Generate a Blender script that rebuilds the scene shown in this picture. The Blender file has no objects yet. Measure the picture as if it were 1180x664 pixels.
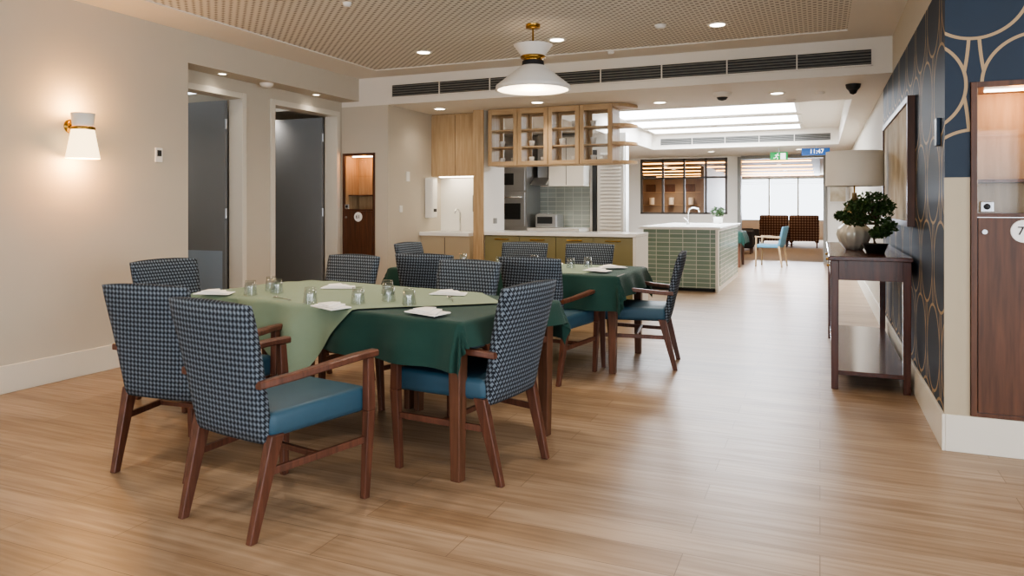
import bpy, bmesh, math, random
from mathutils import Vector, Matrix
random.seed(4)
scene=bpy.context.scene
COL=scene.collection
def srgb(h):
    h=h.lstrip('#'); o=[]
    for i in (0,2,4):
        c=int(h[i:i+2],16)/255
        o.append(c/12.92 if c<=.04045 else ((c+.055)/1.055)**2.4)
    return (o[0],o[1],o[2],1)
# ---------------- materials
class G:
    def __init__(s,name):
        s.mat=bpy.data.materials.new(name); s.mat.use_nodes=True
        s.nt=s.mat.node_tree; s.b=s.nt.nodes['Principled BSDF']
    def n(s,t,**k):
        x=s.nt.nodes.new(t)
        for a,b in k.items(): setattr(x,a,b)
        return x
    def put(s,sock,v):
        if v is None: return
        if isinstance(v,bpy.types.NodeSocket): s.nt.links.new(v,sock)
        else: sock.default_value=v
    def m(s,op,a,b=None,c=None):
        x=s.n('ShaderNodeMath',operation=op); s.put(x.inputs[0],a); s.put(x.inputs[1],b); s.put(x.inputs[2],c)
        return x.outputs[0]
    def xyz(s):
        t=s.n('ShaderNodeTexCoord'); q=s.n('ShaderNodeSeparateXYZ'); s.nt.links.new(t.outputs['Object'],q.inputs[0])
        return q.outputs[0],q.outputs[1],q.outputs[2],t.outputs['Object']
    def vec(s,x,y,z=0.0):
        q=s.n('ShaderNodeCombineXYZ'); s.put(q.inputs[0],x); s.put(q.inputs[1],y); s.put(q.inputs[2],z); return q.outputs[0]
    def mix(s,f,a,b,bt='MIX'):
        q=s.n('ShaderNodeMix',data_type='RGBA',blend_type=bt); s.put(q.inputs[0],f); s.put(q.inputs[6],a); s.put(q.inputs[7],b); return q.outputs[2]
    def noise(s,v,scale,detail=4):
        q=s.n('ShaderNodeTexNoise'); q.inputs['Scale'].default_value=scale; q.inputs['Detail'].default_value=detail
        s.put(q.inputs['Vector'],v); return q.outputs[0]
    def bump(s,h,st=.2,d=.01):
        q=s.n('ShaderNodeBump'); q.inputs['Strength'].default_value=st; q.inputs['Distance'].default_value=d
        s.put(q.inputs['Height'],h); s.nt.links.new(q.outputs[0],s.b.inputs['Normal'])
    def set(s,**k):
        for a,v in k.items(): s.put(s.b.inputs[a.replace('_',' ')],v)
        return s.mat
def paint(name,h,rough=.6,var=.04,metal=0,spec=.5,scale=6,bump=0):
    g=G(name); x,y,z,o=g.xyz(); c=srgb(h)
    f=g.noise(o,scale)
    d=(c[0]*(1-var*2),c[1]*(1-var*2),c[2]*(1-var*2),1)
    g.set(Base_Color=g.mix(f,c,d),Roughness=rough,Metallic=metal)
    g.b.inputs['Specular IOR Level'].default_value=spec
    if bump: g.bump(g.noise(o,150),bump,.002)
    return g.mat
def wood(name,a,b,axis='z',rough=.45,sc=1.0,coat=0):
    g=G(name); x,y,z,o=g.xyz()
    k={'x':(3,40,40),'y':(40,3,40),'z':(40,40,3)}[axis]
    v=g.vec(g.m('MULTIPLY',x,k[0]*sc),g.m('MULTIPLY',y,k[1]*sc),g.m('MULTIPLY',z,k[2]*sc))
    f=g.noise(v,1.0,6)
    f2=g.m('MULTIPLY_ADD',f,2.2,-.6); 
    cl=g.m('MINIMUM',g.m('MAXIMUM',f2,0.0),1.0)
    g.set(Base_Color=g.mix(cl,srgb(a),srgb(b)),Roughness=rough); g.b.inputs['Coat Weight'].default_value=coat
    g.bump(f,.08,.002)
    return g.mat
def emit(name,h,st):
    g=G(name); c=srgb(h); return g.set(Base_Color=c,Emission_Color=c,Emission_Strength=st)
def glass(name,h='#ffffff',base=.04,edge=.5,rough=.03):
    g=G(name); nt=g.nt
    t=g.n('ShaderNodeBsdfTransparent'); gl=g.n('ShaderNodeBsdfGlossy'); gl.inputs['Roughness'].default_value=rough
    t.inputs[0].default_value=srgb(h)
    lw=g.n('ShaderNodeLayerWeight'); lw.inputs['Blend'].default_value=.5
    mx=g.n('ShaderNodeMixShader'); f=g.m('ADD',g.m('MULTIPLY',g.m('POWER',lw.outputs['Facing'],3.5),edge),base)
    g.nt.links.new(f,mx.inputs[0]); nt.links.new(t.outputs[0],mx.inputs[1]); nt.links.new(gl.outputs[0],mx.inputs[2])
    nt.links.new(mx.outputs[0],nt.nodes['Material Output'].inputs[0]); return g.mat

M={}
M['wall']=paint('wall_beige','#c5bdae',.7,.02)
M['white']=paint('paint_white','#e9e5dd',.6,.015)
M['ceil']=paint('ceiling_white','#e3ddd3',.8,.015)
M['trim']=paint('trim_cream','#d9d3c6',.5,.02)
M['beige']=paint('beige_laminate','#b3a58c',.5,.03)
M['gable']=paint('white_laminate','#e6e4de',.35,.01)
M['stone']=paint('white_stone','#efeeea',.2,.03,scale=30)
M['oliv']=paint('olive_laminate','#857f5c',.5,.03)
M['leaf_door']=paint('door_grey','#7b7d7f',.5,.03)
M['kick']=paint('kickplate_blue','#94a3b2',.35,.02)
M['steel']=paint('steel','#b8babc',.3,.03,metal=.9)
M['chrome']=paint('chrome','#d8d8d8',.1,.0,metal=1)
M['brass']=paint('brass','#a98545',.25,.03,metal=1)
M['dark']=paint('dark_grey','#26282a',.5,.02)
M['black']=paint('black','#101112',.5,.0)
M['ventdark']=paint('vent_shadow','#3a3b3a',.7,.0)
M['ventslat']=paint('vent_slat','#8a8882',.4,.02)
M['winframe']=paint('bronze_frame','#5d5752',.5,.02)
M['oak']=wood('oak_light','#bfa684','#a88d6a','z',.5)
M['oakx']=wood('oak_light_x','#c2a987','#ab906d','x',.5)
M['walnut']=wood('locker_walnut','#64402c','#43291c','z',.4)
M['mahog']=wood('mahogany_y','#592c1e','#371910','y',.25,coat=.4)
M['mahogz']=wood('mahogany_z','#592c1e','#371910','z',.25,coat=.4)
M['chairwood']=wood('chair_wood','#6b4333','#452a1f','z',.38,sc=1.3)
M['tablewood']=wood('table_leg_wood','#6f4937','#4a3121','z',.4)
M['glass']=glass('clear_glass',edge=.25,base=.02)
M['tumbler']=glass('tumbler_glass','#f4f6f6',.10,.95)
M['napkin']=paint('linen_white','#f0eeea',.9,.02,bump=.2)
M['vase']=paint('silver_vase','#c6c1b3',.3,.1,metal=.3)
M['lampgold']=paint('lamp_gold','#a39068',.35,.2,metal=.5,scale=20)
M['lampshade']=paint('lampshade_linen','#d8d5ce',.9,.03,bump=.3)
M['foliage']=paint('foliage_green','#3d5c2a',.6,.35,scale=25)
M['bark']=paint('bark','#5b4632',.9,.2,scale=40)
M['soil']=paint('soil','#2e241b',.9,.2)
M['bluev']=paint('lounge_chair_blue','#5f93ad',.55,.05)
M['brownw']=paint('lounge_brown','#94826f',.6,.1)
M['darkfab']=paint('dark_upholstery','#2b2a2c',.8,.1)
M['carpet']=paint('lounge_carpet','#9b8e80',.95,.15,scale=12,bump=.4)
M['navy']=paint('navy_plastic','#22384f',.4,.0)
def cloth_mat(name,h,v=.1):
    g=G(name); x,y,z,o=g.xyz(); c=srgb(h)
    d=tuple(k*(1-v) for k in c[:3])+(1,)
    g.set(Base_Color=g.mix(g.noise(o,9),c,d),Roughness=.85); g.b.inputs['Sheen Weight'].default_value=.08
    w=g.m('MULTIPLY',g.m('SINE',g.m('MULTIPLY',x,1800.0)),g.m('SINE',g.m('MULTIPLY',y,1800.0)))
    g.bump(g.m('ADD',g.m('MULTIPLY',g.noise(o,14,3),8.0),w),.25,.001)
    return g.mat
M['darkgreen']=cloth_mat('tablecloth_dark_green','#143c33')
M['sage']=cloth_mat('tablecloth_sage','#86977f')
M['sage2']=cloth_mat('tablecloth_sage_soft','#7c8f78')
def leather():
    g=G('seat_teal_vinyl'); x,y,z,o=g.xyz()
    g.set(Base_Color=g.mix(g.noise(o,7),srgb('#305264'),srgb('#274656')),Roughness=.5)
    g.bump(g.noise(o,260),.15,.001); return g.mat
M['seat']=leather()
def hound():
    g=G('houndstooth_fabric'); x,y,z,o=g.xyz(); s=.022
    h=g.m('DIVIDE',g.m('ADD',x,y),s); v=g.m('DIVIDE',z,s)
    a=g.m('GREATER_THAN',g.m('FRACT',g.m('ADD',h,100.0)),.54); b=g.m('GREATER_THAN',g.m('FRACT',g.m('ADD',v,100.0)),.54)
    tw=g.m('GREATER_THAN',g.m('FRACT',g.m('ADD',g.m('MULTIPLY',g.m('ADD',h,v),2.0),100.25)),.62)
    both=g.m('MULTIPLY',a,b); one=g.m('ABSOLUTE',g.m('SUBTRACT',a,b))
    light=g.m('MAXIMUM',both,g.m('MULTIPLY',one,tw))
    g.set(Base_Color=g.mix(light,srgb('#10161f'),srgb('#6c7680')),Roughness=.9)
    g.bump(g.noise(o,300),.2,.001); return g.mat
M['hound']=hound()
def wallpaper():
    g=G('deco_wallpaper'); x,y,z,o=g.xyz()
    W=.56; H=.96; RR=.245
    h=g.m('ADD',g.m('SUBTRACT',x,y),50.13); 
    def cell(ox,oz):
        px=g.m('SUBTRACT',g.m('MULTIPLY',g.m('FRACT',g.m('DIVIDE',g.m('ADD',h,ox),W)),W),W/2)
        pz=g.m('SUBTRACT',g.m('MULTIPLY',g.m('FRACT',g.m('DIVIDE',g.m('ADD',z,oz),H)),H),H/2)
        r=g.m('SQRT',g.m('ADD',g.m('MULTIPLY',px,px),g.m('MULTIPLY',pz,pz)))
        return px,pz,r
    def line(d,w=.008): return g.m('LESS_THAN',g.m('ABSOLUTE',d),w)
    pa,za,ra=cell(0,10.1); pb,zb,rb=cell(W/2,10.1+H/2)
    ringA=line(g.m('SUBTRACT',ra,RR)); ringB=line(g.m('SUBTRACT',rb,RR))
    outA=g.m('GREATER_THAN',ra,RR); outB=g.m('GREATER_THAN',rb,RR)
    out=g.m('MULTIPLY',outA,outB)
    fl=g.m('ADD',.018,g.m('MULTIPLY',g.m('POWER',g.m('ABSOLUTE',za),3.0),.35))
    stA=line(g.m('SUBTRACT',g.m('ABSOLUTE',pa),fl)); 
    fb=g.m('ADD',.018,g.m('MULTIPLY',g.m('POWER',g.m('ABSOLUTE',zb),3.0),.35))
    stB=line(g.m('SUBTRACT',g.m('ABSOLUTE',pb),fb))
    st=g.m('MULTIPLY',g.m('MAXIMUM',stA,stB),out)
    f=g.m('MAXIMUM',g.m('MAXIMUM',ringA,ringB),st)
    base=g.mix(g.noise(o,5),srgb('#1c2e40'),srgb('#172636'))
    g.set(Base_Color=g.mix(f,base,srgb('#a88e6b')),Roughness=.6); return g.mat
M['wallpaper']=wallpaper()
def perf():
    g=G('perforated_plaster'); x,y,z,o=g.xyz(); s=.075
    def dots(off):
        fx=g.m('SUBTRACT',g.m('FRACT',g.m('ADD',g.m('DIVIDE',x,s),100+off)),.5)
        fy=g.m('SUBTRACT',g.m('FRACT',g.m('ADD',g.m('DIVIDE',y,s),100+off)),.5)
        return g.m('LESS_THAN',g.m('MAXIMUM',g.m('ABSOLUTE',fx),g.m('ABSOLUTE',fy)),.17)
    f=g.m('MAXIMUM',dots(0),dots(.5))
    g.set(Base_Color=g.mix(f,srgb('#dcd6cc'),srgb('#8a847b')),Roughness=.8); g.bump(f,-.3,.01); return g.mat
M['perf']=perf()
def floorm():
    g=G('oak_vinyl_planks'); x,y,z,o=g.xyz()
    b=g.n('ShaderNodeTexBrick'); b.offset=.37; b.offset_frequency=2
    g.nt.links.new(o,b.inputs['Vector']); b.inputs['Scale'].default_value=1
    b.inputs['Brick Width'].default_value=1.25; b.inputs['Row Height'].default_value=.18
    b.inputs['Mortar Size'].default_value=.0018; b.inputs['Mortar Smooth'].default_value=.1
    b.inputs['Color1'].default_value=srgb('#ac957d'); b.inputs['Color2'].default_value=srgb('#9b836a'); b.inputs['Mortar'].default_value=srgb('#6f5a46')
    n=g.noise(g.vec(g.m('MULTIPLY',x,2.0),g.m('MULTIPLY',y,38.0),0.0),1.0,7)
    n2=g.noise(g.vec(g.m('MULTIPLY',x,.8),g.m('MULTIPLY',y,7.0),0.0),1.0,4)
    f=g.m('ADD',g.m('MULTIPLY',g.m('SUBTRACT',n,.5),2.4),g.m('MULTIPLY',g.m('SUBTRACT',n2,.5),1.8))
    f=g.m('MINIMUM',g.m('MAXIMUM',g.m('ADD',f,.45),0.0),1.0)
    c=g.mix(f,b.outputs['Color'],srgb('#786049'))
    g.set(Base_Color=g.mix(.78,b.outputs['Color'],c),Roughness=g.m('ADD',.28,g.m('MULTIPLY',n,.15)))
    g.bump(n,.06,.002); return g.mat
M['floor']=floorm()
def tiles(name,a,b2,mort,w,h,ms=.004):
    g=G(name); x,y,z,o=g.xyz()
    b=g.n('ShaderNodeTexBrick'); b.offset=0; b.inputs['Scale'].default_value=1
    g.nt.links.new(g.vec(g.m('ADD',x,y),z),b.inputs['Vector'])
    b.inputs['Brick Width'].default_value=w; b.inputs['Row Height'].default_value=h; b.inputs['Mortar Size'].default_value=ms
    b.inputs['Color1'].default_value=srgb(a); b.inputs['Color2'].default_value=srgb(b2); b.inputs['Mortar'].default_value=srgb(mort)
    g.set(Base_Color=b.outputs['Color'],Roughness=.25); return g.mat
M['tile']=tiles('green_tile','#8a9e93','#7a9085','#ccd1c9',.2,.066,.005)
M['splash']=tiles('splash_tile','#a3aba6','#969f99','#c5c8c2',.15,.075)
def pattern_fab():
    g=G('patterned_upholstery'); x,y,z,o=g.xyz()
    a=g.m('SINE',g.m('MULTIPLY',g.m('ADD',x,z),40.0)); b=g.m('SINE',g.m('MULTIPLY',g.m('SUBTRACT',x,z),40.0))
    f=g.m('GREATER_THAN',g.m('MULTIPLY',a,b),.1)
    g.set(Base_Color=g.mix(f,srgb('#4a3029'),srgb('#8a7566')),Roughness=.9); return g.mat
M['patfab']=pattern_fab()
def art():
    g=G('abstract_canvas'); x,y,z,o=g.xyz(); r=g.n('ShaderNodeValToRGB'); g.nt.links.new(g.noise(o,2.2,5),r.inputs[0])
    e=r.color_ramp.elements; e[0].color=srgb('#9b8c74'); e[0].position=.35; e[1].color=srgb('#e3ddcf'); e[1].position=.65
    k=e.new(.5); k.color=srgb('#c4b79e'); g.set(Base_Color=r.outputs[0],Roughness=.8); return g.mat
M['art']=art()
M['lamp']=emit('lamp_glow','#fff3df',9)
M['shadeglow']=emit('sconce_shade_glow','#ffe0ac',2.8)
M['pendglow']=emit('pendant_diffuser','#fff1dc',3)
M['sky']=emit('skylight_panel','#f2f8ff',8)
M['cove']=emit('cove_strip','#ffb765',8)
M['exitg']=emit('exit_green','#0f8a45',.7)
M['clockblue']=emit('clock_blue','#174a86',.4)
M['signwhite']=emit('sign_white','#ffffff',1)
M['discwhite']=paint('disc_white','#efeee9',.4,.0)
M['ink']=paint('ink_dark','#2b211c',.5,.0)

# ---------------- mesh builder
class MB:
    def __init__(s): s.bm=bmesh.new(); s.mats=[]
    def mi(s,m):
        m=M[m] if isinstance(m,str) else m
        if m not in s.mats: s.mats.append(m)
        return s.mats.index(m)
    def hexa(s,P,mat,bev=0,seg=2,smooth=False):
        vs=[s.bm.verts.new(p) for p in P]; k=s.mi(mat); fs=[]
        for q in ((0,3,2,1),(4,5,6,7),(0,1,5,4),(1,2,6,5),(2,3,7,6),(3,0,4,7)):
            f=s.bm.faces.new([vs[i] for i in q]); f.material_index=k; f.smooth=smooth; fs.append(f)
        if bev:
            es=list({e for f in fs for e in f.edges})
            r=bmesh.ops.bevel(s.bm,geom=es,offset=bev,segments=seg,profile=.5,affect='EDGES',clamp_overlap=True)
            for f in r['faces']: f.material_index=k; f.smooth=smooth
        return s
    def box(s,x0,x1,y0,y1,z0,z1,mat,bev=0,seg=2,smooth=False):
        return s.hexa([(x0,y0,z0),(x1,y0,z0),(x1,y1,z0),(x0,y1,z0),(x0,y0,z1),(x1,y0,z1),(x1,y1,z1),(x0,y1,z1)],mat,bev,seg,smooth)
    def beam(s,a,b,wa,da,wb,db,mat,bev=.004,up=None):
        P=[]
        for p,w,d in ((a,wa,da),(b,wb,db)):
            for sx,sy in ((-1,-1),(1,-1),(1,1),(-1,1)): P.append((p[0]+sx*w/2,p[1]+sy*d/2,p[2]))
        return s.hexa(P,mat,bev,2)
    def lathe(s,c,prof,mat,n=32,smooth=True,rib=0,axis='z'):
        k=s.mi(mat); rings=[]
        for r,z in prof:
            ring=[]
            for i in range(n):
                a=2*math.pi*i/n; rr=r*(1+(rib*math.cos(a*n/4) if rib else 0))
                if axis=='z': p=(c[0]+rr*math.cos(a),c[1]+rr*math.sin(a),c[2]+z)
                elif axis=='y': p=(c[0]+rr*math.cos(a),c[1]+z,c[2]+rr*math.sin(a))
                else: p=(c[0]+z,c[1]+rr*math.cos(a),c[2]+rr*math.sin(a))
                ring.append(s.bm.verts.new(p))
            rings.append(ring)
        for A,B in zip(rings,rings[1:]):
            for i in range(n):
                f=s.bm.faces.new((A[i],A[(i+1)%n],B[(i+1)%n],B[i])); f.material_index=k; f.smooth=smooth
        return s
    def cyl(s,c,r,z0,z1,mat,n=24,axis='z'):
        return s.lathe(c,[(.0004,z0),(r,z0),(r,z1),(.0004,z1)],mat,n,False,0,axis)
    def tube(s,pts,rad,mat,n=10):
        k=s.mi(mat); pts=[Vector(p) for p in pts]; rings=[]
        if not isinstance(rad,(list,tuple)): rad=[rad]*len(pts)
        for i,p in enumerate(pts):
            t=(pts[min(i+1,len(pts)-1)]-pts[max(i-1,0)]).normalized()
            u=t.cross(Vector((0,0,1)));
            if u.length<.05: u=t.cross(Vector((1,0,0)))
            u.normalize(); w=t.cross(u)
            rings.append([s.bm.verts.new(p+(u*math.cos(2*math.pi*j/n)+w*math.sin(2*math.pi*j/n))*rad[i]) for j in range(n)])
        for A,B in zip(rings,rings[1:]):
            for i in range(n):
                f=s.bm.faces.new((A[i],A[(i+1)%n],B[(i+1)%n],B[i])); f.material_index=k; f.smooth=True
        for R in (rings[0],rings[-1]):
            f=s.bm.faces.new(R); f.material_index=k
        return s
    def grid(s,ax,t0,t1,a0,a1,b0,b1,holes,mat):
        A=sorted({a0,a1}|{min(max(v,a0),a1) for h in holes for v in h[:2]}); B=sorted({b0,b1}|{min(max(v,b0),b1) for h in holes for v in h[2:]})
        for i in range(len(A)-1):
            for j in range(len(B)-1):
                ca=(A[i]+A[i+1])/2; cb=(B[j]+B[j+1])/2
                if any(h[0]<ca<h[1] and h[2]<cb<h[3] for h in holes): continue
                if ax=='x': s.box(A[i],A[i+1],t0,t1,B[j],B[j+1],mat)
                elif ax=='y': s.box(t0,t1,A[i],A[i+1],B[j],B[j+1],mat)
                else: s.box(A[i],A[i+1],B[j],B[j+1],t0,t1,mat)
        return s
    def mesh(s,name):
        bmesh.ops.recalc_face_normals(s.bm,faces=s.bm.faces[:])
        me=bpy.data.meshes.new(name); s.bm.to_mesh(me); s.bm.free()
        for m in s.mats: me.materials.append(m)
        return me
    def obj(s,name,loc=None,rot=0,parent=None,recenter=False):
        me=s.mesh(name); o=bpy.data.objects.new(name,me); COL.objects.link(o)
        if loc: o.location=loc
        o.rotation_euler[2]=rot
        if parent: o.parent=parent
        return o
def inst(me,name,loc,rot=0):
    o=bpy.data.objects.new(name,me); COL.objects.link(o); o.location=loc; o.rotation_euler[2]=rot; return o
def empty(name,loc=(0,0,0)):
    o=bpy.data.objects.new(name,None); COL.objects.link(o); o.location=loc; return o
def light(name,typ,loc,e,col='#fff0dc',size=.1,rot=None,parent=None,**k):
    l=bpy.data.lights.new(name,typ); l.energy=e; l.color=srgb(col)[:3]
    if typ in('POINT','SPOT'): l.shadow_soft_size=size
    for a,b in k.items(): setattr(l,a,b)
    o=bpy.data.objects.new(name,l); COL.objects.link(o); o.location=loc
    if rot: o.rotation_euler=rot
    if parent: o.parent=parent
    return o
def text(body,loc,size,mat,rot=(math.pi/2,0,0),parent=None,name='lettering',ext=.001):
    c=bpy.data.curves.new(name,'FONT'); c.body=body; c.size=size; c.align_x='CENTER'; c.align_y='CENTER'; c.extrude=ext
    c.materials.append(M[mat]); o=bpy.data.objects.new(name,c); COL.objects.link(o); o.location=loc; o.rotation_euler=rot
    if parent: o.parent=parent
    return o

CH=2.8; LC=2.47; XL=-5.1; XR=.6; YB=7.35; XRC=-5.35
# ---------------- shell
MB().box(-7.5,4,-3.4,18,-.1,0,'floor').obj('floor')
MB().box(-7.5,4,18,31,-.1,0,'carpet').obj('floor_lounge')
MB().grid('h',CH,CH+.15,-7.5,4,-3.4,YB,[(-4.62,.22,-2.4,6.98)],'ceil').box(-4.75,.35,-2.5,7.05,CH+.16,CH+.2,'ceil').obj('ceiling')
MB().box(-4.62,.22,-2.4,6.98,CH+.012,CH+.05,'perf').obj('ceiling_perforated_panel')
MB().grid('h',LC,CH,-7.5,4,YB,31,[(-3.25,.33,9.0,15.35)],'ceil').box(-3.4,.45,8.9,15.45,CH,CH+.1,'ceil').obj('ceiling_lower')
MB().box(-5.5,XL,-3.2,4.78,0,CH,'wall').obj('wall_left')
d1=(4.87,5.68); d2=(6.16,7.23); DH=2.35
MB().grid('y',-5.5,XRC,4.78,YB,0,2.53,[(d1[0]-.05,d1[1]+.05,-1,DH+.05),(d2[0]-.05,d2[1]+.05,-1,DH+.05)],'wall').box(-5.5,XL,4.78,YB,2.53,CH,'wall').obj('wall_left_recess')
MB().grid('x',YB,7.7,-5.5,-4.69,0,LC,[(-5.33,-4.87,.19,1.91)],'wall').box(-5.5,-4.69,7.7,7.75,0,LC,'wall').box(-4.9,-4.69,7.75,8.65,0,LC,'wall').obj('wall_locker_left')
MB().box(-4.9,-3.98,8.65,8.85,0,LC,'gable').obj('wall_niche')
MB().box(-3.98,-3.85,8.21,8.85,0,LC,'white').box(-3.985,-3.845,8.19,8.21,0,LC,'oak').obj('wall_nib')
MB().box(-7.5,-7.3,4,18,0,LC,'wall').box(-7.3,-5.5,5.85,5.95,0,LC,'wall').box(-7.3,-5.5,4.0,4.2,0,LC,'wall').box(-7.3,-4.9,8.6,8.8,0,LC,'wall').obj('wall_bedrooms')
MB().box(-7.3,-2.9,11.6,11.8,0,LC,'gable').obj('wall_kitchen')
# right
MB().box(XR,.655,4.38,8.4,0,LC,'wallpaper').box(XR,.655,4.38,YB,LC,CH,'wall').obj('wall_right_wallpaper')
MB().box(XR,.85,8.4,31,0,LC,'wall').obj('wall_right')
LX0,LX1=.713,1.17
MB().grid('x',4.38,4.8,.655,3.5,0,1.42,[(LX0,LX1,.19,1.91)],'beige').grid('x',4.38,4.8,.655,3.5,1.42,LC,[(LX0,LX1,.19,1.91)],'wallpaper').box(.655,3.5,4.38,4.8,LC,CH,'wall').obj('wall_right_front')
MB().grid('y',3.5,3.7,-3.2,4.38,0,CH,[(-2.2,3.2,.3,2.4)],'wall').obj('wall_right_rear')
MB().grid('x',-3.4,-3.2,-5.5,3.7,0,CH,[(-4.2,2.6,.3,2.4)],'wall').obj('wall_back')
w=MB()
for x in (-4.2,-1.93,.34,2.54): w.box(x,x+.06,-3.34,-3.28,.3,2.4,'dark')
w.box(-4.2,2.6,-3.34,-3.28,.3,.36,'dark').box(-4.2,2.6,-3.34,-3.28,2.34,2.4,'dark'); w.obj('window_1')
w=MB()
for y in (-2.2,-.4,1.4,3.14): w.box(3.57,3.63,y,y+.06,.3,2.4,'dark')
w.box(3.57,3.63,-2.2,3.2,.3,.36,'dark').box(3.57,3.63,-2.2,3.2,2.34,2.4,'dark'); w.obj('window_2')
# far wall
f=MB().grid('x',18,18.2,-7.3,XR,0,LC,[(-4.13,-2.03,1.08,2.44),(-1.75,.09,-1,2.4)],'white'); f.obj('wall_far')
f=MB()
for x in (-4.13,-3.6,-3.08,-2.56,-2.09): f.box(x,x+.05,18.02,18.08,1.08,2.44,'winframe')
for z in (1.08,1.95,2.39): f.box(-4.13,-2.03,18.02,18.08,z,z+.045,'winframe')
f.box(-4.1,-2.06,18.05,18.06,1.1,2.42,'glass'); f.obj('window_3')
MB().box(-1.80,-1.72,17.97,18.22,0,2.44,'ventslat').box(.07,.15,17.97,18.22,0,2.44,'ventslat').box(-1.72,.07,17.97,18.22,2.38,2.46,'ventslat').obj('door_frame_lounge')
MB().grid('x',30,30.2,-7.3,XR,0,LC,[(-2.9,.25,.7,2.38)],'brownw').obj('wall_lounge')
f=MB()
for x in (-2.9,-1.85,-.8,.19): f.box(x,x+.06,30.02,30.1,.7,2.38,'ventslat')
for z in (.7,2.33): f.box(-2.9,.25,30.02,30.1,z,z+.05,'ventslat')
for k in range(4): f.box(-2.9,.25,29.93,29.97,2.32-k*.06,2.33-k*.06,'ventslat')
f.obj('window_4')
MB().box(-7.5,-7.3,18.2,30,0,LC,'brownw').obj('wall_lounge_left')
MB().box(-3.1,-3.0,21,30,0,LC-.061,'brownw').obj('wall_lounge_partition')
c=MB().box(-6,0,18.8,29,LC-.06,LC-.005,'brownw')
for y in (19.2,21.4,23.6,25.8,28): c.box(-5.8,-.2,y,y+.1,LC-.085,LC-.062,'cove')
c.obj('ceiling_lounge_panel')
m=MB().box(-6.0,-3.12,22.6,22.9,0,2.1,'brownw')
for z in (.5,.9,1.3,1.7): m.box(-5.95,-3.14,22.58,22.6,z,z+.02,'oak')
for x in (-5.4,-4.8,-4.2,-3.6): m.cyl((x,22.5,1.32),.08,0,.22,'gable',14).box(x-.2,x+.1,22.57,22.6,1.72,1.95,'walnut')
m.obj('shelving_unit')
# baseboards
bb=.19
def base(n,*a): MB().box(*a,'trim',.004).obj('baseboard_'+n)
base('left',XL,XL+.016,-3.18,4.78,0,bb)
MB().box(XRC,XRC+.016,5.74,6.1,0,bb,'trim').box(XRC,-4.69,YB-.016,YB,0,.15,'trim').box(-4.69,-4.674,YB,8.06,0,bb,'trim').obj('baseboard_recess')
MB().box(XR-.016,XR,4.364,17.9,0,bb,'trim',.003).box(XR,3.5,4.364,4.38,0,bb,'trim',.003).obj('baseboard_right')
base('back',XL+.02,3.5,-3.2,-3.184,0,bb)
MB().box(XR-.004,XR+.058,4.372,4.38,bb,1.42,'beige').obj('trim_corner')
# door frames & leaves
for i,(a,b) in enumerate((d1,d2)):
    m=MB()
    m.box(XRC-.16,XRC+.02,a-.06,a,0,DH+.06,'trim',.004).box(XRC-.16,XRC+.02,b,b+.06,0,DH+.06,'trim',.004).box(XRC-.16,XRC+.019,a,b,DH,DH+.06,'trim',.004)
    m.box(XRC-.2-(b-a)+.02,XRC-.17,b-.045,b-.005,.01,DH-.01,'leaf_door',.003)
    if i==0: m.box(XRC-.2-(b-a)+.05,XRC-.2,b-.049,b-.044,.02,.82,'kick')
    for z in (.25,1.2,2.1): m.cyl((XRC-.165,b-.03,0),.012,z-.05,z+.05,'steel',10)
    m.box(XRC-.2-(b-a)+.07,XRC-.2-(b-a)+.12,b-.055,b-.045,.95,1.15,'steel',.003).tube([(XRC-.2-(b-a)+.1,b-.05,1.05),(XRC-.2-(b-a)+.1,b-.1,1.05),(XRC-.2-(b-a)+.22,b-.1,1.05)],.009,'steel',8)
    m.obj('door_%d'%(i+1))
# ---------------- vents
def vent(name,x0,x1,y,z0,z1,sec):
    m=MB().box(x0,x1,y-.006,y-.001,z0,z1,'ventdark'); t=.012
    m.box(x0,x1,y-.016,y-.002,z0,z0+t,'ceil').box(x0,x1,y-.016,y-.002,z1-t,z1,'ceil')
    for i in range(sec+1):
        x=x0+(x1-x0-t)*i/sec; m.box(x,x+t,y-.018,y-.002,z0,z1,'ceil')
    n=5
    for j in range(n):
        z=z0+t+(z1-z0-2*t)*(j+.5)/n
        m.hexa([(x0,y-.016,z-.008),(x1,y-.016,z-.008),(x1,y-.004,z+.002),(x0,y-.004,z+.002),(x0,y-.016,z-.005),(x1,y-.016,z-.005),(x1,y-.004,z+.005),(x0,y-.004,z+.005)],'ventslat')
    m.obj(name)
vent('air_vent_grille',-4.64,.44,YB,2.545,2.705,8)
vent('air_vent_grille',-3.1,.2,15.35,2.54,2.7,5)
# skylights
for y0,y1 in ((11.4,12.5),(12.95,13.9),(14.4,15.15)):
    MB().box(-3.15,-.35,y0,y1,CH-.012,CH-.002,'sky').grid('h',CH-.018,CH-.001,-3.2,-.29,y0-.05,y1+.05,[(-3.15,-.35,y0,y1)],'white').obj('skylight')
# downlights
def down(x,y,z,e,spot=True,r=.075,col='#ffeed9'):
    o=MB().lathe((0,0,0),[(r*.8,-.002),(r,-.008),(r*1.15,-.006),(r*1.18,0)],'white',24).cyl((0,0,0),r*.82,-.005,-.001,'lamp',24).obj('downlight',(x,y,z))
    if e: light('beam','SPOT',(0,0,-.03),e,col,.06,parent=o,spot_size=math.radians(140),spot_blend=.9)
for y in (6.37,3.95,1.5,-1.0):
    for x in (-.8,-2.24,-3.65): down(x,y,CH+.012,52 if y>2 else 36)
down(2.0,2.5,CH,30); down(2.0,-.5,CH,30)
for x,y,e in ((-.42,8.2,28),(-1.7,8.4,28),(-3.0,7.85,25),(-.4,16.4,30),(-2.2,16.4,30),(-4.5,10.2,42),(-3.6,10.6,34),(-5,14,30),(-4.3,7.9,10)):
    down(x,y,LC,e)
for y in (5.3,6.7): down(-5.22,y,2.53,4,r=.04)
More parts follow.
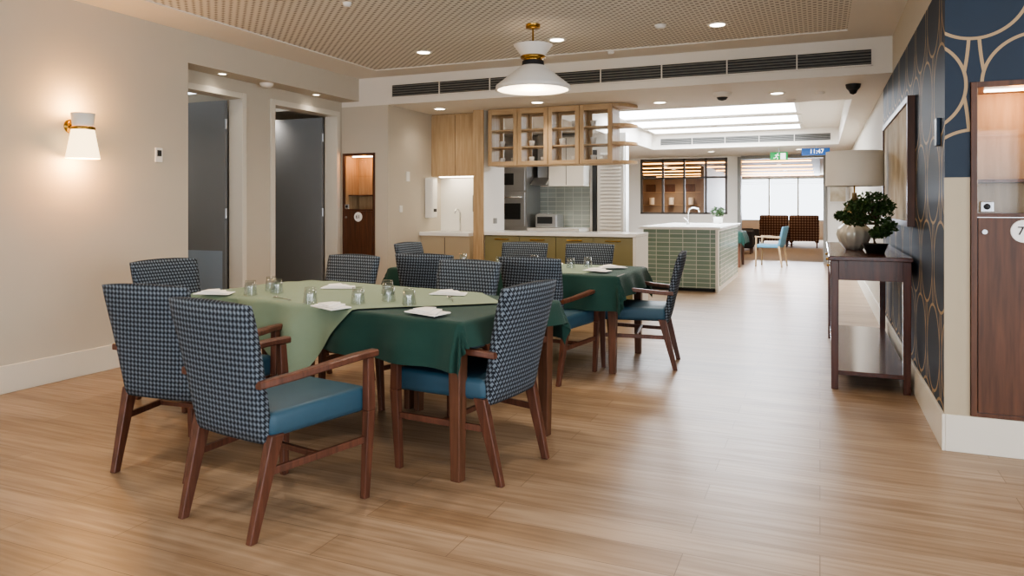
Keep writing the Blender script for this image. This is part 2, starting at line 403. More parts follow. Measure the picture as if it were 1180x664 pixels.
for y in (4.9,7.1): down(-6.3,y,CH-.34,30,col='#fff4e8')  # unseen bedroom lamps, added to brighten the open door leaves
for x,y in ((-1,20.5),(-4,20.5),(-1,24),(-4,21.8),(-1,28)): down(x,y,LC-.09,80,col='#ffe8cc')
# ceiling devices
def device(name,x,y,z,r,h,mat='white',dome=None):
    m=MB().lathe((0,0,0),[(.0005,-h),(r*.6,-h),(r*.9,-h*.6),(r,0)],mat,24)
    if dome: m.lathe((0,0,-h*.5),[(.0005,-h*1.2),(r*.4,-h),(r*.65,-h*.3),(r*.65,0)],dome,20)
    m.obj(name,(x,y,z))
device('smoke_detector',-5.22,5.9,2.53,.07,.04)
device('security_camera_dome',-.95,7.95,LC,.1,.05,'white','dark')
device('security_camera_dome',.3,7.9,LC,.07,.06,'dark','black')
device('motion_sensor',.0,8.3,LC,.05,.03)
device('motion_sensor',-1.25,6.2,CH+.012,.05,.03)
device('fire_sprinkler',-3.3,4.6,CH+.012,.035,.03)
device('fire_sprinkler',-1.9,7.0,CH,.035,.03)
device('security_camera_dome',-3.6,4.2,CH+.012,.07,.03,'white','dark')
device('smoke_detector',-.3,8.75,LC,.05,.035)
# ---------------- wall sconce
m=MB(); sy=3.69; c=(-4.965,sy,0)
m.lathe(c,[(.112,1.62),(.076,1.832)],'shadeglow',32).lathe(c,[(.079,1.83),(.082,1.835),(.082,1.848),(.078,1.852)],'brass',32)
m.lathe(c,[(.068,1.85),(.08,1.95),(.074,1.95),(.062,1.85),(.0005,1.85)],'white',32)
m.tube([(-5.1,sy,1.86),(-5.05,sy,1.86),(-5.03,sy,1.842)],.012,'brass').lathe((-5.1,sy,1.86),[(.0005,.016),(.05,.014),(.052,0)],'brass',24,axis='x')
o=m.obj('wall_sconce')
light('bulb','POINT',(-4.965,sy,1.59),12,'#ffbf74',.05,parent=o); light('bulb_up','POINT',(-4.965,sy,1.99),11,'#ffbf74',.05,parent=o)
MB().box(XL,XL+.015,4.43,4.5,1.64,1.76,'gable',.003).box(XL+.015,XL+.018,4.445,4.485,1.69,1.74,'dark').obj('thermostat')
MB().box(-4.69,-4.68,7.75,7.83,1.58,1.7,'gable',.002).obj('light_switch')
MB().box(-4.69,-4.68,7.6,7.66,1.2,1.28,'gable',.002).obj('wall_intercom')
# ---------------- pendant
m=MB(); c=(-2.24,5.76,0)
m.lathe(c,[(.0005,2.775),(.06,2.78),(.062,CH+.012)],'brass',24).cyl(c,.008,2.6,2.79,'brass',10)
m.lathe(c,[(.165,2.635),(.10,2.545)],'white',40).lathe(c,[(.16,2.633),(.09,2.545)],'white',40)
m.lathe(c,[(.10,2.545),(.106,2.54),(.106,2.525),(.085,2.52),(.075,2.505),(.09,2.49)],'brass',40)
m.lathe(c,[(.09,2.50),(.094,2.47),(.1,2.455)],'dark',40)
m.lathe(c,[(.1,2.46),(.315,2.29),(.318,2.255),(.30,2.255)],'white',48)
m.lathe(c,[(.0005,2.262),(.302,2.262)],'pendglow',48)
o=m.obj('pendant_lamp'); light('bulb','POINT',(-2.24,5.76,2.18),14,'#ffe6c4',.12,parent=o)

# ---------------- lockers
def locker(name,x0,x1,yf,num,dx=0):
    z0,z1,zs=.19,1.91,1.235; yb=yf+.3; e=empty(name,((x0+x1)/2,yf,z0)); off=Vector(((x0+x1)/2,yf,z0)); m=MB()
    X0,X1=x0+.002,x1-.002; t=.028; z0+=.002; z1-=.002
    zz=off.z
    def B(a,b,c,d,ee,ff,mat,bev=0): m.box(a-off.x,b-off.x,c-off.y,d-off.y,ee-zz,ff-zz,mat,bev)
    yo=yf-.012
    B(X0,X0+t,yo,yb,z0,z1,'walnut',.002); B(X1-t,X1,yo,yb,z0,z1,'walnut',.002)
    B(X0+t,X1-t,yo,yb,z1-t,z1,'walnut'); B(X0+t,X1-t,yo,yb,z0,z0+.02,'walnut'); B(X0+t,X1-t,yo,yb,zs-.02,zs,'walnut')
    B(X0+t,X1-t,yb-.02,yb,zs,z1-t,'oak')
    B(X0+t,X0+t+.006,yf+.01,yb-.02,zs,z1-t,'oak'); B(X1-t-.006,X1-t,yf+.01,yb-.02,zs,z1-t,'oak')
    B(X0+t,X1-t,yf+.06,yb-.02,zs+.16,zs+.175,'walnut'); B(X0+t,X1-t,yf+.06,yb-.02,zs+.40,zs+.406,'glass')
    B(X0+t,X1-t,yf+.0,yf+.005,zs,z1-t,'glass')
    B(X0+t+.05,X1-t-.05,yf+.08,yf+.11,z1-t-.012,z1-t-.002,'lamp')
    B(X0+t+.003,X1-t-.003,yo-.004,yf+.02,z0+.023,zs-.022,'walnut',.002)
    B(X0+t+.012,X0+t+.07,yo-.012,yo,zs+.005,zs+.06,'steel',.004)
    m.lathe((X0+t+.04-off.x,yo-.012-off.y,zs+.034-zz),[(.0005,-.01),(.014,-.008),(.016,0)],'dark',16,axis='y')
    m.lathe(((x0+x1)/2-off.x,yo-.003-off.y,1.145-zz),[(.0005,-.006),(.056,-.006),(.058,0)],'discwhite',32,False,axis='y')
    m.cyl((X0+t+.03-off.x,yo-.004-off.y,1.14-zz),.012,-.012,0,'steel',16,axis='y')
    o=m.obj('cabinet',parent=e)
    text(num,(dx,yo-.0105-yf,1.145-zz),.062,'ink',parent=e,name='number',ext=.0015)
    light('cabinet_light','POINT',(0,.10,z1-t-.05-zz),2.2,'#ffa852',.04,parent=e)
locker('memory_locker',LX0,LX1,4.38,'7',-.014); locker('memory_locker',-5.33,-4.87,YB,'61')

# ---------------- kitchen niche
m=MB(); m.box(-4.688,-3.988,8.07,8.648,.90,.945,'stone',.004).box(-4.688,-3.988,8.1,8.648,.12,.9,'beige').box(-4.68,-3.99,8.14,8.64,0,.12,'dark')
m.box(-4.34,-4.335,8.095,8.1,.14,.88,'dark').box(-4.5,-4.15,8.2,8.5,.9455,.947,'steel')
m.tube([(-4.35,8.55,.945),(-4.35,8.55,1.18),(-4.35,8.5,1.23),(-4.35,8.43,1.23),(-4.35,8.4,1.18)],.011,'chrome'); m.obj('handwash_bench')
m=MB(); m.box(-4.688,-3.988,8.4,8.648,1.66,LC-.002,'oak')
m.box(-4.687,-4.342,8.382,8.4,1.665,LC-.02,'oak',.002).box(-4.336,-3.99,8.382,8.4,1.665,LC-.02,'oak',.002).box(-4.6,-4.1,8.44,8.48,1.648,1.66,'lamp'); oc=m.obj('overhead_cupboard')
light('niche_strip','AREA',(-4.35,8.46,1.64),2.0,'#fff0d8',.4,parent=oc).data.size=.4
MB().box(-4.688,-4.57,8.2,8.34,1.12,1.64,'gable',.02,3).box(-4.568,-4.566,8.23,8.31,1.2,1.24,'dark').obj('glove_dispenser')
MB().box(-4.08,-3.987,8.35,8.48,1.2,1.42,'steel',.015,3).box(-4.085,-4.078,8.38,8.45,1.22,1.3,'dark').obj('soap_dispenser')
# servery bench
m=MB(); SX0,SX1=-3.843,-1.93; SY=8.2
m.box(SX0,SX1,SY,SY+.65,.915,.955,'stone',.004).box(SX0,SX1-.04,SY+.04,SY+.62,.1,.915,'oliv').box(SX1-.04,SX1-.001,SY+.01,SY+.64,0,.915,'gable',.002).box(SX0,SX1-.04,SY+.09,SY+.6,0,.1,'dark')
n=4; W=(SX1-.04-SX0)/n
for i in range(n):
    a=SX0+i*W; m.box(a+.003,a+W-.003,SY+.022,SY+.04,.12,.905,'oliv',.002)
    m.box(a+W*.3,a+W*.7,SY+.008,SY+.022,.86,.872,'brass',.002)
m.obj('servery_bench')
MB().box(-3.849,-3.842,8.5,8.6,1.05,1.12,'ventslat',.002).obj('power_outlet')
# glass display cabinet over servery
m=MB(); x0,x1=-3.79,-2.21; z0,z1=1.77,LC-.002; y0,y1=8.22,8.55
m.box(x0,x1,y0,y1,z0,z0+.03,'oakx').box(x0,x1,y0,y1,z1-.04,z1,'oakx')
n=4; W=(x1-x0)/n
for i in range(n+1):
    x=x0+(x1-x0-.025)*i/n; m.box(x,x+.025,y0,y1,z0+.03,z1-.04,'oak')
for i in range(n):
    a=x0+i*W+.004; b=a+W-.008
    for yy in (y0-.02,y1):
        m.box(a,a+.05,yy,yy+.02,z0,z1-.01,'oak',.002).box(b-.05,b,yy,yy+.02,z0,z1-.01,'oak',.002).box(a+.05,b-.05,yy,yy+.02,z0,z0+.05,'oakx',.002).box(a+.05,b-.05,yy,yy+.02,z1-.07,z1-.01,'oakx',.002)
        m.box(a+.05,b-.05,yy+.008,yy+.012,z0+.05,z1-.07,'glass')
    for z in (1.99,2.2): m.box(a+.02,b-.02,y0+.03,y1-.03,z,z+.015,'oakx')
    for z in (1.80,2.005,2.215):
        for k in range(2): 
            if random.random()<.75: m.lathe((a+W*(.3+.4*k),y0+.15,z),[(.0005,.001),(.025,0),(.04,.07+.02*random.random())],'gable',14)
m.obj('display_cabinet')
m=MB()
k=m.mi('oakx'); x1+=.002
for z in (1.77,1.99,2.2,2.43):
    pts=[(x1,y0)]+[(x1+.22*math.sin(t),y1-.02-.31*math.cos(t)) for t in [math.pi/2*j/10 for j in range(11)]]+[(x1,y1)]
    lo=[m.bm.verts.new((p[0],p[1],z)) for p in pts]; hi=[m.bm.verts.new((p[0],p[1],z+.035)) for p in pts]
    for F in (lo[::-1],hi): m.bm.faces.new(F).material_index=k
    for i in range(len(pts)): m.bm.faces.new((lo[i],lo[(i+1)%len(pts)],hi[(i+1)%len(pts)],hi[i])).material_index=k
m.obj('corner_shelf')
# kitchen back run
m=MB(); m.box(-4.98,-4.38,10.98,11.598,0,2.3,'steel').box(-4.95,-4.41,10.96,10.98,.95,1.5,'steel',.003).box(-4.88,-4.48,10.95,10.96,1.06,1.32,'black').box(-4.95,-4.41,10.955,10.98,1.53,1.9,'steel',.003).box(-4.9,-4.6,10.95,10.956,1.62,1.81,'black')
m.tube([(-4.9,10.92,1.42),(-4.46,10.92,1.42)],.012,'chrome').box(-4.9,-4.89,10.92,10.96,1.41,1.43,'chrome').box(-4.47,-4.46,10.92,10.96,1.41,1.43,'chrome'); m.obj('wall_oven_tower')
MB().box(-4.378,-3.5,11.0,11.598,.88,.92,'stone').box(-4.378,-3.502,11.02,11.598,.1,.88,'gable').box(-4.378,-3.502,11.08,11.598,0,.1,'dark').box(-3.95,-3.945,11.015,11.02,.12,.86,'dark').obj('kitchen_bench')
MB().box(-4.378,-3.5,11.588,11.599,.922,1.598,'splash').obj('splashback')
MB().box(-4.098,-3.5,11.25,11.598,1.6,2.4,'gable',.002).box(-3.8,-3.795,11.24,11.25,1.62,2.38,'dark').obj('wall_cupboard')
MB().hexa([(-4.378,11.1,1.62),(-4.1,11.1,1.62),(-4.1,11.58,1.62),(-4.378,11.58,1.62),(-4.378,11.3,1.75),(-4.1,11.3,1.75),(-4.1,11.58,1.75),(-4.378,11.58,1.75)],'steel',.003).box(-4.33,-4.15,11.35,11.58,1.75,LC,'steel').obj('range_hood')
MB().box(-4.3,-3.92,11.15,11.5,.925,1.14,'steel',.02,3).box(-4.26,-4.0,11.14,11.152,.99,1.1,'dark',.003).box(-4.28,-4.1,11.2,11.45,1.14,1.155,'steel',.004).obj('toaster_oven')
m=MB().box(-3.45,-3.38,11.56,11.598,0,2.2,'dark').box(-3.36,-2.92,11.555,11.598,0,2.25,'gable',.003)  # dark strip coloured in for the dark opening beside the louvred door
for i in range(34): m.hexa([(-3.31,11.53,.2+i*.058),(-2.97,11.53,.2+i*.058),(-2.97,11.55,.235+i*.058),(-3.31,11.55,.235+i*.058),(-3.31,11.535,.195+i*.058),(-2.97,11.535,.195+i*.058),(-2.97,11.556,.23+i*.058),(-3.31,11.556,.23+i*.058)],'white')
m.obj('door_3')
# island
m=MB(); m.box(-2.5,-1.42,11.1,13.8,.05,.925,'tile').box(-1.42,-1.38,11.07,13.83,0,.925,'gable').box(-2.45,-1.45,11.15,13.7,0,.05,'dark').box(-2.56,-1.34,11.03,13.88,.925,.965,'stone',.004)
for i in range(5):
    y=11.2+i*.52
    m.box(-1.379,-1.372,y,y+.5,.08,.9,'tile',.002)
m.obj('kitchen_island')
m=MB().cyl((-2.0,12.2,.965),.025,0,.03,'chrome').tube([(-2.0,12.2,.98),(-2.0,12.2,1.18),(-1.98,12.2,1.23),(-1.92,12.2,1.25),(-1.84,12.2,1.23),(-1.82,12.2,1.18)],.013,'chrome').tube([(-2,12.2,1.03),(-2.07,12.2,1.08)],.008,'chrome'); m.obj('kitchen_tap')
def leaves(m,c,rad,n,size,mat='foliage'):
    k=m.mi(mat)
    for i in range(n):
        v=Vector((random.gauss(0,1),random.gauss(0,1),random.gauss(0,1))).normalized()*random.random()**.35
        p=Vector(c)+Vector((v.x*rad[0],v.y*rad[1],v.z*rad[2]))
        a=Vector((random.uniform(-1,1),random.uniform(-1,1),random.uniform(-.6,1))).normalized(); b=a.cross(Vector((random.random(),random.random(),random.random()))).normalized()
        s=size*random.uniform(.6,1.2)
        q=[p-a*s,p+b*s*.45,p+a*s,p-b*s*.45]
        f=m.bm.faces.new([m.bm.verts.new(t) for t in q]); f.material_index=k
m=MB().lathe((-1.66,13.3,.965),[(.0005,0),(.07,0),(.09,.12),(.08,.12),(.07,.1),(.0005,.1)],'gable'); leaves(m,(-1.66,13.3,1.17),(.13,.13,.1),160,.035); m.obj('potted_plant')
# ---------------- console table
m=MB(); a0,a1,b0,b1=.055,.575,5.52,7.7
m.box(a0,a1,b0,b1,.895,.925,'mahog',.004)
m.box(a0+.02,a1-.01,b0+.025,b0+.045,.76,.895,'mahogz').box(a0+.02,a1-.01,b1-.045,b1-.025,.76,.895,'mahogz').box(a0+.02,a0+.04,b0+.045,b1-.045,.76,.895,'mahog').box(a1-.03,a1-.01,b0+.045,b1-.045,.76,.895,'mahog')
for x in (a0+.04,a1-.035):
    for y in (b0+.045,b1-.045): m.beam((x,y,0),(x,y,.895),.045,.045,.052,.052,'mahogz',.003)
m.box(a0+.03,a1-.02,b0+.03,b1-.03,.10,.13,'mahog',.003)
for i in range(3):
    y=b0+.09+i*.68; m.box(a0+.012,a0+.02,y,y+.64,.785,.88,'mahog',.002); m.lathe((a0+.012,y+.32,.833),[(.0005,-.022),(.012,-.018),(.006,0)],'brass',12,axis='x')
m.obj('console_table')
m=MB(); c=(.29,7.35,.925)
m.lathe(c,[(.0005,0),(.075,0),(.078,.02),(.06,.03),(.085,.1),(.105,.2),(.10,.3),(.06,.38),(.025,.42),(.02,.47)],'lampgold',32)
m.cyl(c,.007,.45,.62,'brass',8)
m.lathe(c,[(.245,.53),(.24,.845),(.236,.845),(.241,.53)],'lampshade',40).cyl(c,.238,.835,.838,'lampshade',40)
m.obj('table_lamp')
m=MB(); c=(.25,6.42,.925)
m.lathe(c,[(.0005,0),(.06,0),(.10,.05),(.125,.12),(.115,.17),(.07,.21),(.05,.225),(.06,.24),(.052,.24),(.04,.22),(.0005,.2)],'vase',48,rib=.04); m.obj('ribbed_vase')
m=MB(); px=.375
c=(px,5.98,.926)
m.lathe(c,[(.0005,0),(.06,0),(.085,.065),(.088,.07),(.078,.07),(.07,.055),(.0005,.055)],'black',28).lathe(c,[(.0005,.058),(.072,.056)],'soil',20)
T=[(px,5.98,.98),(px-.015,5.98,1.06),(px+.01,5.99,1.14),(px-.02,5.99,1.22),(px-.01,5.98,1.3)]
m.tube(T,[.018,.016,.013,.011,.006],'bark',8)
for cc,rr in (((-.12,5.98,1.17),(.10,.11,.05)),((.07,5.97,1.12),(.08,.12,.06)),((-.01,6.0,1.22),(.14,.14,.07)),((-.02,5.98,1.32),(.11,.11,.06)),((-.12,5.92,1.27),(.1,.1,.05)),((.06,6.04,1.27),(.08,.1,.05)),((.02,5.88,1.08),(.07,.07,.04)),((-.22,5.95,1.2),(.06,.07,.035))):
    cc=(cc[0]+px,cc[1],cc[2])
    m.tube([T[2],((cc[0]+T[2][0])/2,cc[1],cc[2]-.03),(cc[0],cc[1],cc[2]-.01)],[.008,.006,.004],'bark',6); leaves(m,cc,rr,330,.019)
m.obj('bonsai_plant')
# artwork on right wall
m=MB(); m.box(XR-.05,XR-.002,5.65,7.8,1.13,1.17,'walnut').box(XR-.05,XR-.002,5.65,7.8,1.99,2.03,'walnut').box(XR-.05,XR-.002,5.65,5.69,1.17,1.99,'walnut').box(XR-.05,XR-.002,7.76,7.8,1.17,1.99,'walnut').box(XR-.035,XR-.01,5.69,7.76,1.17,1.99,'art').obj('framed_artwork')
MB().box(XR-.02,XR,4.52,4.6,1.6,1.75,'navy',.004).obj('nurse_call_panel')
MB().box(.18,.56,17.96,18,1.35,1.85,'gable').box(.21,.53,17.95,17.962,1.38,1.82,'art').obj('framed_print')

# ---------------- dining tables
def table(name,c,rot,hx,hy,z):
    m=MB(); m.box(-hx,hx,-hy,hy,z-.03,z,'tablewood',.004)
    for cx in (-hx/2,hx/2):
        m.box(cx-hx/2+.08,cx+hx/2-.08,-hy+.08,-hy+.1,z-.09,z-.03,'tablewood').box(cx-hx/2+.08,cx+hx/2-.08,hy-.1,hy-.08,z-.09,z-.03,'tablewood')
    for x in (-hx+.05,hx-.05):
        for y in (-hy+.05,hy-.05): m.beam((x,y,0),(x,y,z-.03),.05,.05,.07,.07,'tablewood',.004)
    for x in (-.04,.04):
        for y in (hy-.05,): m.beam((x,y,0),(x,y,z-.03),.04,.05,.055,.07,'tablewood',.004)
    return m.obj(name,c,rot)
def cloth(name,c,rot,hx,hy,z,quad,mat,layer=0,n=90,seed=0,flare=.12):
    m=MB(); k=m.mi(mat); A,B,C,D=[Vector(q) for q in quad]; V=[]
    for i in range(n+1):
        row=[]
        for j in range(n+1):
            s=i/n; t=j/n
            p=(A*(1-s)+B*s)*(1-t)+(D*(1-s)+C*s)*t
            cx=max(-hx,min(hx,p.x)); cy=max(-hy,min(hy,p.y)); o=Vector((p.x-cx,p.y-cy)); d=o.length
            zz=z+.0015+layer*.003+.0012*math.sin(p.x*9+seed)*math.sin(p.y*7)
            x,y=cx,cy
            if d>1e-5:
                nrm=o/d; tt=(cx*abs(nrm.y)+cy*abs(nrm.x)); ang=math.atan2(o.y,o.x)
                rip=(.5+.5*math.sin(tt*17+seed+ang*3))*.045*min(1,d/.15)
                off=.004+layer*.004+min(d,.012)*.6+flare*d+rip
                x+=nrm.x*off; y+=nrm.y*off
                zz=z+.0015+layer*.003-max(0,d-.006)*.985
            row.append(m.bm.verts.new((x,y,zz)))
        V.append(row)
    for i in range(n):
        for j in range(n):
            f=m.bm.faces.new((V[i][j],V[i+1][j],V[i+1][j+1],V[i][j+1])); f.material_index=k; f.smooth=True
    o=m.obj(name,c,rot); return o
c1=(-2.41,3.57,0); r1=-math.radians(10); TZ=.745
table('dining_table',c1,r1,1.0,.45,TZ)
cloth('tablecloth',c1,r1,1.0,.45,TZ,[(-.1,-.66),(1.12,-.68),(1.13,.68),(-.1,.66)],'darkgreen',0,seed=1)
cloth('tablecloth',c1,r1,1.0,.45,TZ,[(-1.2,-.62),(.0,-.66),(.05,.66),(-1.2,.65)],'sage2',1,seed=1)
cloth('tablecloth',c1,r1,1.0,.45,TZ,[(-.05,-.93),(.84,.13),(-.12,1.0),(-1.2,.12)],'sage',3,seed=1)
c2=(-2.4,5.82,0)
table('dining_table',c2,0,1.0,.47,TZ)
cloth('tablecloth',c2,0,1.0,.47,TZ,[(-1.2,-.74),(1.18,-.74),(1.14,.72),(-1.2,.72)],'darkgreen',0,seed=5)
cloth('tablecloth',c2,0,1.0,.47,TZ,[(-.75,-.46),(.72,-.42),(.78,.44),(-.7,.46)],'sage2',1,seed=6)
# tableware
def glassmesh():
    m=MB().lathe((0,0,0),[(.036,.0),(.038,.003),(.033,.05),(.029,.085),(.0005,.087)],'tumbler',24).lathe((0,0,0),[(.033,.0),(.030,.05),(.026,.072),(.0005,.074)],'tumbler',24); return m.mesh('tumbler_glass')
gm=glassmesh(); ZT=TZ+.015
for x,y in ((-3.02,3.28),(-3.06,3.5),(-2.95,3.42),(-2.47,3.12),(-2.24,3.22),(-2.14,3.36),(-1.96,3.27),(-2.3,3.6),(-3.1,5.75),(-2.98,5.92),(-2.5,5.65),(-2.3,5.95),(-1.8,5.9),(-1.9,5.75)):
    inst(gm,'drinking_glass',(x,y,ZT-.001))
def napkin():
    m=MB()
    m.hexa([(-.11,-.06,0),(.11,-.07,0),(.09,.06,0),(-.1,.07,0),(-.11,-.06,.006),(.11,-.07,.004),(.09,.06,.006),(-.1,.07,.006)],'napkin',.002)
    m.hexa([(-.09,-.05,.006),(.10,-.05,.006),(.03,.06,.006),(-.08,.05,.006),(-.09,-.05,.013),(.10,-.05,.010),(.03,.06,.016),(-.08,.05,.013)],'napkin',.002)
    m.hexa([(-.07,-.04,.012),(.05,-.045,.012),(.0,.05,.014),(-.07,.04,.013),(-.07,-.04,.020),(.05,-.045,.016),(.0,.05,.024),(-.07,.04,.020)],'napkin',.002)
    return m.mesh('napkin')
nm=napkin()
for x,y,r in ((-3.27,3.27,.3),(-2.79,3.81,.5),(-2.28,3.05,-.4),(-1.99,3.78,.2),(-1.73,3.07,-.3),(-3.0,5.5,.2),(-1.62,5.6,-.3),(-1.6,5.95,.6),(-2.2,6.12,.1),(-2.35,5.5,.2)):
    inst(nm,'folded_napkin',(x,y,ZT-.002),r)
m=MB().tube([(0,-.09,.003),(0,.05,.005)],[.003,.002],'chrome',6).lathe((0,.08,.004),[(.0005,-.001),(.014,0),(.018,.003)],'chrome',14); sm=m.mesh('spoon')
for x,y,r in ((-2.72,3.2,1.2),(-1.86,3.55,.6),(-2.6,5.6,.5)): inst(sm,'spoon',(x,y,ZT),r)

# ---------------- chairs
def chairmesh():
    m=MB()
    m.hexa([(-.235,-.24,.375),(.235,-.24,.375),(.262,.262,.375),(-.262,.262,.375),(-.235,-.24,.475),(.235,-.24,.475),(.262,.262,.485),(-.262,.262,.485)],'seat',.028,4,True)
    k=m.mi('hound'); nx,nz=12,12; F=[];Bk=[]
    for i in range(nz+1):
        t=i/nz; z=.355+.545*t; w=.215+.03*t; yc=-.235-.085*t-.03*t*t
        fr=[];br=[]
        for j in range(nx+1):
            s=-1+2*j/nx; x=s*w
            crv=-.022*(1-s*s)*(.3+.7*t)
            zz=z+ (.012*(1-s*s) if i==nz else 0)
            th=.030*(1-.35*abs(s)**4)*(1-.35*(abs(2*t-1))**6)
            fr.append(m.bm.verts.new((x,yc+crv+th,zz))); br.append(m.bm.verts.new((x,yc+crv-th,zz)))
        F.append(fr);Bk.append(br)
    def face(*v):
        f=m.bm.faces.new(v); f.material_index=k; f.smooth=True
    for i in range(nz):
        for j in range(nx):
            face(F[i][j],F[i][j+1],F[i+1][j+1],F[i+1][j]); face(Bk[i][j+1],Bk[i][j],Bk[i+1][j],Bk[i+1][j+1])
        face(F[i][0],F[i+1][0],Bk[i+1][0],Bk[i][0]); face(F[i+1][nx],F[i][nx],Bk[i][nx],Bk[i+1][nx])
    for j in range(nx):
        face(F[nz][j],F[nz][j+1],Bk[nz][j+1],Bk[nz][j]); face(F[0][j+1],F[0][j],Bk[0][j],Bk[0][j+1])
    for sx in (-1,1):
        m.beam((sx*.262,.235,0),(sx*.277,.245,.385),.030,.032,.038,.046,'chairwood',.004)
        m.beam((sx*.277,.245,.385),(sx*.283,.235,.615),.038,.046,.032,.038,'chairwood',.004)
        m.beam((sx*.215,-.315,0),(sx*.225,-.215,.39),.030,.034,.042,.06,'chairwood',.004)
        P=[(sx*.235,-.30,.595),(sx*.262,-.15,.607),(sx*.282,.0,.622),(sx*.288,.15,.632),(sx*.284,.275,.632)]
        W=[.03,.036,.044,.05,.046]
        kk=m.mi('chairwood'); R=[]
        for p,wd in zip(P,W):
            R.append([m.bm.verts.new((p[0]+a*wd/2,p[1],p[2]+b)) for a,b in ((-1,-.010),(-.8,-.015),(.8,-.015),(1,-.010),(1,.008),(.75,.014),(-.75,.014),(-1,.008))])
        for a,b in zip(R,R[1:]):
            for i in range(8):
                f=m.bm.faces.new((a[i],a[(i+1)%8],b[(i+1)%8],b[i])); f.material_index=kk
        for r in (R[0],R[-1]): m.bm.faces.new(r).material_index=kk
        m.hexa([(sx*.219-.009,-.27,.235),(sx*.219+.009,-.27,.235),(sx*.269+.009,.235,.245),(sx*.269-.009,.235,.245),(sx*.219-.009,-.27,.265),(sx*.219+.009,-.27,.265),(sx*.269+.009,.235,.275),(sx*.269-.009,.235,.275)],'chairwood',.003)
    m.box(-.235,.235,-.02,.0,.243,.268,'chairwood',.003)
    return m.mesh('dining_chair')
cm=chairmesh()
R=math.radians
for x,y,r in ((-2.125,2.49,-10),(-2.91,2.80,4),(-3.80,3.64,-97),(-3.26,4.22,172),(-2.22,4.06,172),(-1.615,3.28,82),(-1.88,5.2,-6),(-2.80,5.22,2),(-3.47,6.35,-90),(-1.37,5.87,97),(-2.75,6.5,180),(-2.08,6.5,178)):
    inst(cm,'dining_chair',(x,y,0),R(r))

# ---------------- far furniture
def armch(name,x,y,r,fab,w=.75):
    m=MB(); h=w/2
    m.box(-h+.1,h-.1,-.3,.35,.2,.45,fab,.04,3,True).box(-h,h,-.4,-.22,.2,1.0,fab,.05,3,True).box(-h,-h+.12,-.35,.35,.15,.62,fab,.04,3,True).box(h-.12,h,-.35,.35,.15,.62,fab,.04,3,True)
    for sx in (-1,1):
        for sy in (-.33,.3): m.beam((sx*(h-.06),sy,0),(sx*(h-.06),sy,.18),.03,.03,.045,.045,'chairwood')
    m.obj(name,(x,y,0),r)
armch('patterned_armchair',-1.32,24.4,0,'patfab',.85); armch('patterned_armchair',-.45,24.4,0,'patfab',.85)
armch('dark_armchair',-2.05,22.4,R(-70),'darkfab',.7); armch('dark_armchair',-2.0,20.6,R(-90),'darkfab',.65)
def bluechair(x,y,r):
    m=MB(); m.box(-.25,.25,-.24,.25,.4,.47,'bluev',.02,3,True).hexa([(-.25,-.26,.45),(.25,-.26,.45),(.25,-.21,.45),(-.25,-.21,.45),(-.25,-.34,.85),(.25,-.34,.85),(.25,-.30,.85),(-.25,-.30,.85)],'bluev',.015,3,True)
    for sx in (-1,1):
        m.beam((sx*.24,.23,0),(sx*.25,.22,.62),.03,.03,.035,.035,'oak').beam((sx*.24,-.3,0),(sx*.24,-.24,.44),.03,.03,.035,.04,'oak').hexa([(sx*.25-.02,-.28,.6),(sx*.25+.02,-.28,.6),(sx*.25+.02,.25,.62),(sx*.25-.02,.25,.62),(sx*.25-.02,-.28,.625),(sx*.25+.02,-.28,.625),(sx*.25+.02,.25,.645),(sx*.25-.02,.25,.645)],'oak',.004)
    m.obj('blue_armchair',(x,y,0),r)
bluechair(-.98,16.4,R(80))
c3=(-2.1,16.2,0); table('dining_table',c3,0,.6,.45,TZ); cloth('tablecloth',c3,0,.6,.45,TZ,[(-.85,-.7),(.85,-.7),(.85,.7),(-.85,.7)],'darkgreen',0,n=50,seed=8)
m=MB().lathe((0,0,0),[(.0005,.45),(.4,.45),(.4,.42),(.0005,.42)],'walnut',32,False).cyl((0,0,0),.03,.02,.42,'dark').cyl((0,0,0),.2,0,.02,'dark'); m.obj('coffee_table',(-1.0,26.2,0))
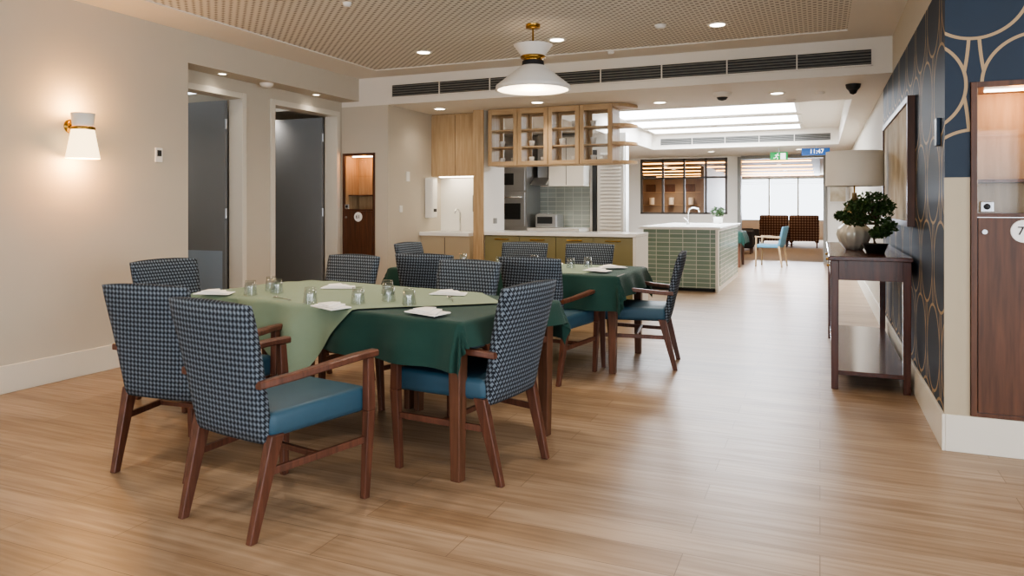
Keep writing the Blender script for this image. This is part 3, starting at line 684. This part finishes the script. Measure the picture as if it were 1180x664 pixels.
# exit sign
m=MB(); ex=-.78; ey=16.0; m.box(ex-.17,ex+.17,ey-.02,ey+.02,2.22,2.39,'exitg',.004).box(ex-.01,ex+.01,ey-.01,ey+.01,2.39,LC,'steel')
y=ey-.023; dz=.03
m.box(ex+.03,ex+.13,y,y+.004,2.21+dz,2.34+dz,'signwhite'); 
m.cyl((ex-.02,ey-.02,2.325+dz),.012,-.004,0,'signwhite',12,axis='y')
for a,b in (((-.03,2.31),(-.05,2.265)),((-.05,2.265),(-.02,2.24)),((-.02,2.24),(-.03,2.21)),((-.05,2.265),(-.08,2.235)),((-.08,2.235),(-.105,2.24)),((-.03,2.305),(.005,2.285)),((-.035,2.305),(-.075,2.295))):
    m.tube([(ex+a[0],y,a[1]+dz),(ex+b[0],y,b[1]+dz)],.007,'signwhite',6)
m.obj('exit_sign')
e=empty('digital_clock',(-.08,15.7,2.36)); MB().box(-.26,.26,-.03,.03,-.07,.07,'clockblue',.004).box(-.01,.01,-.01,.01,.07,.11,'steel').obj('housing',parent=e); text('11:47',(0.02,-.033,0),.12,'signwhite',parent=e,name='digits')

# ---------------- area lights as daylight; back and side windows are unseen and assumed
light('window_daylight_back','AREA',(-.8,-3.6,1.4),80,'#eef4ff',1,rot=(R(90),0,0),shape='RECTANGLE').data.size=6.6
l=bpy.data.objects['window_daylight_back'].data; l.size_y=2.0
o=light('window_daylight_side','AREA',(3.85,.5,1.4),95,'#eef4ff',1,rot=(R(90),0,R(90)),shape='RECTANGLE'); o.data.size=5.2; o.data.size_y=2.0
o=light('skylight_daylight','AREA',(-1.7,13.2,CH-.03),210,'#eef5ff',1,shape='RECTANGLE'); o.data.size=2.5; o.data.size_y=3.4
o=light('window_daylight_far','AREA',(-1.3,30.4,1.6),500,'#e6f0ff',1,rot=(R(-90),0,0),shape='RECTANGLE'); o.data.size=2.6; o.data.size_y=1.4
# world
w=bpy.data.worlds.new('World'); scene.world=w; w.use_nodes=True
bg=w.node_tree.nodes['Background']; bg.inputs[0].default_value=(.85,.92,1,1); bg.inputs[1].default_value=3.2
# camera
cam=bpy.data.cameras.new('Camera'); co=bpy.data.objects.new('Camera',cam); COL.objects.link(co); scene.camera=co
co.location=(0,0,1.27); co.rotation_euler=(R(90),0,R(22.9)); cam.lens=25.63; cam.sensor_width=36; cam.shift_y=-.0797; cam.clip_start=.05
scene.view_settings.view_transform='AgX'
scene.view_settings.look='AgX - Medium High Contrast'
scene.view_settings.exposure=.27
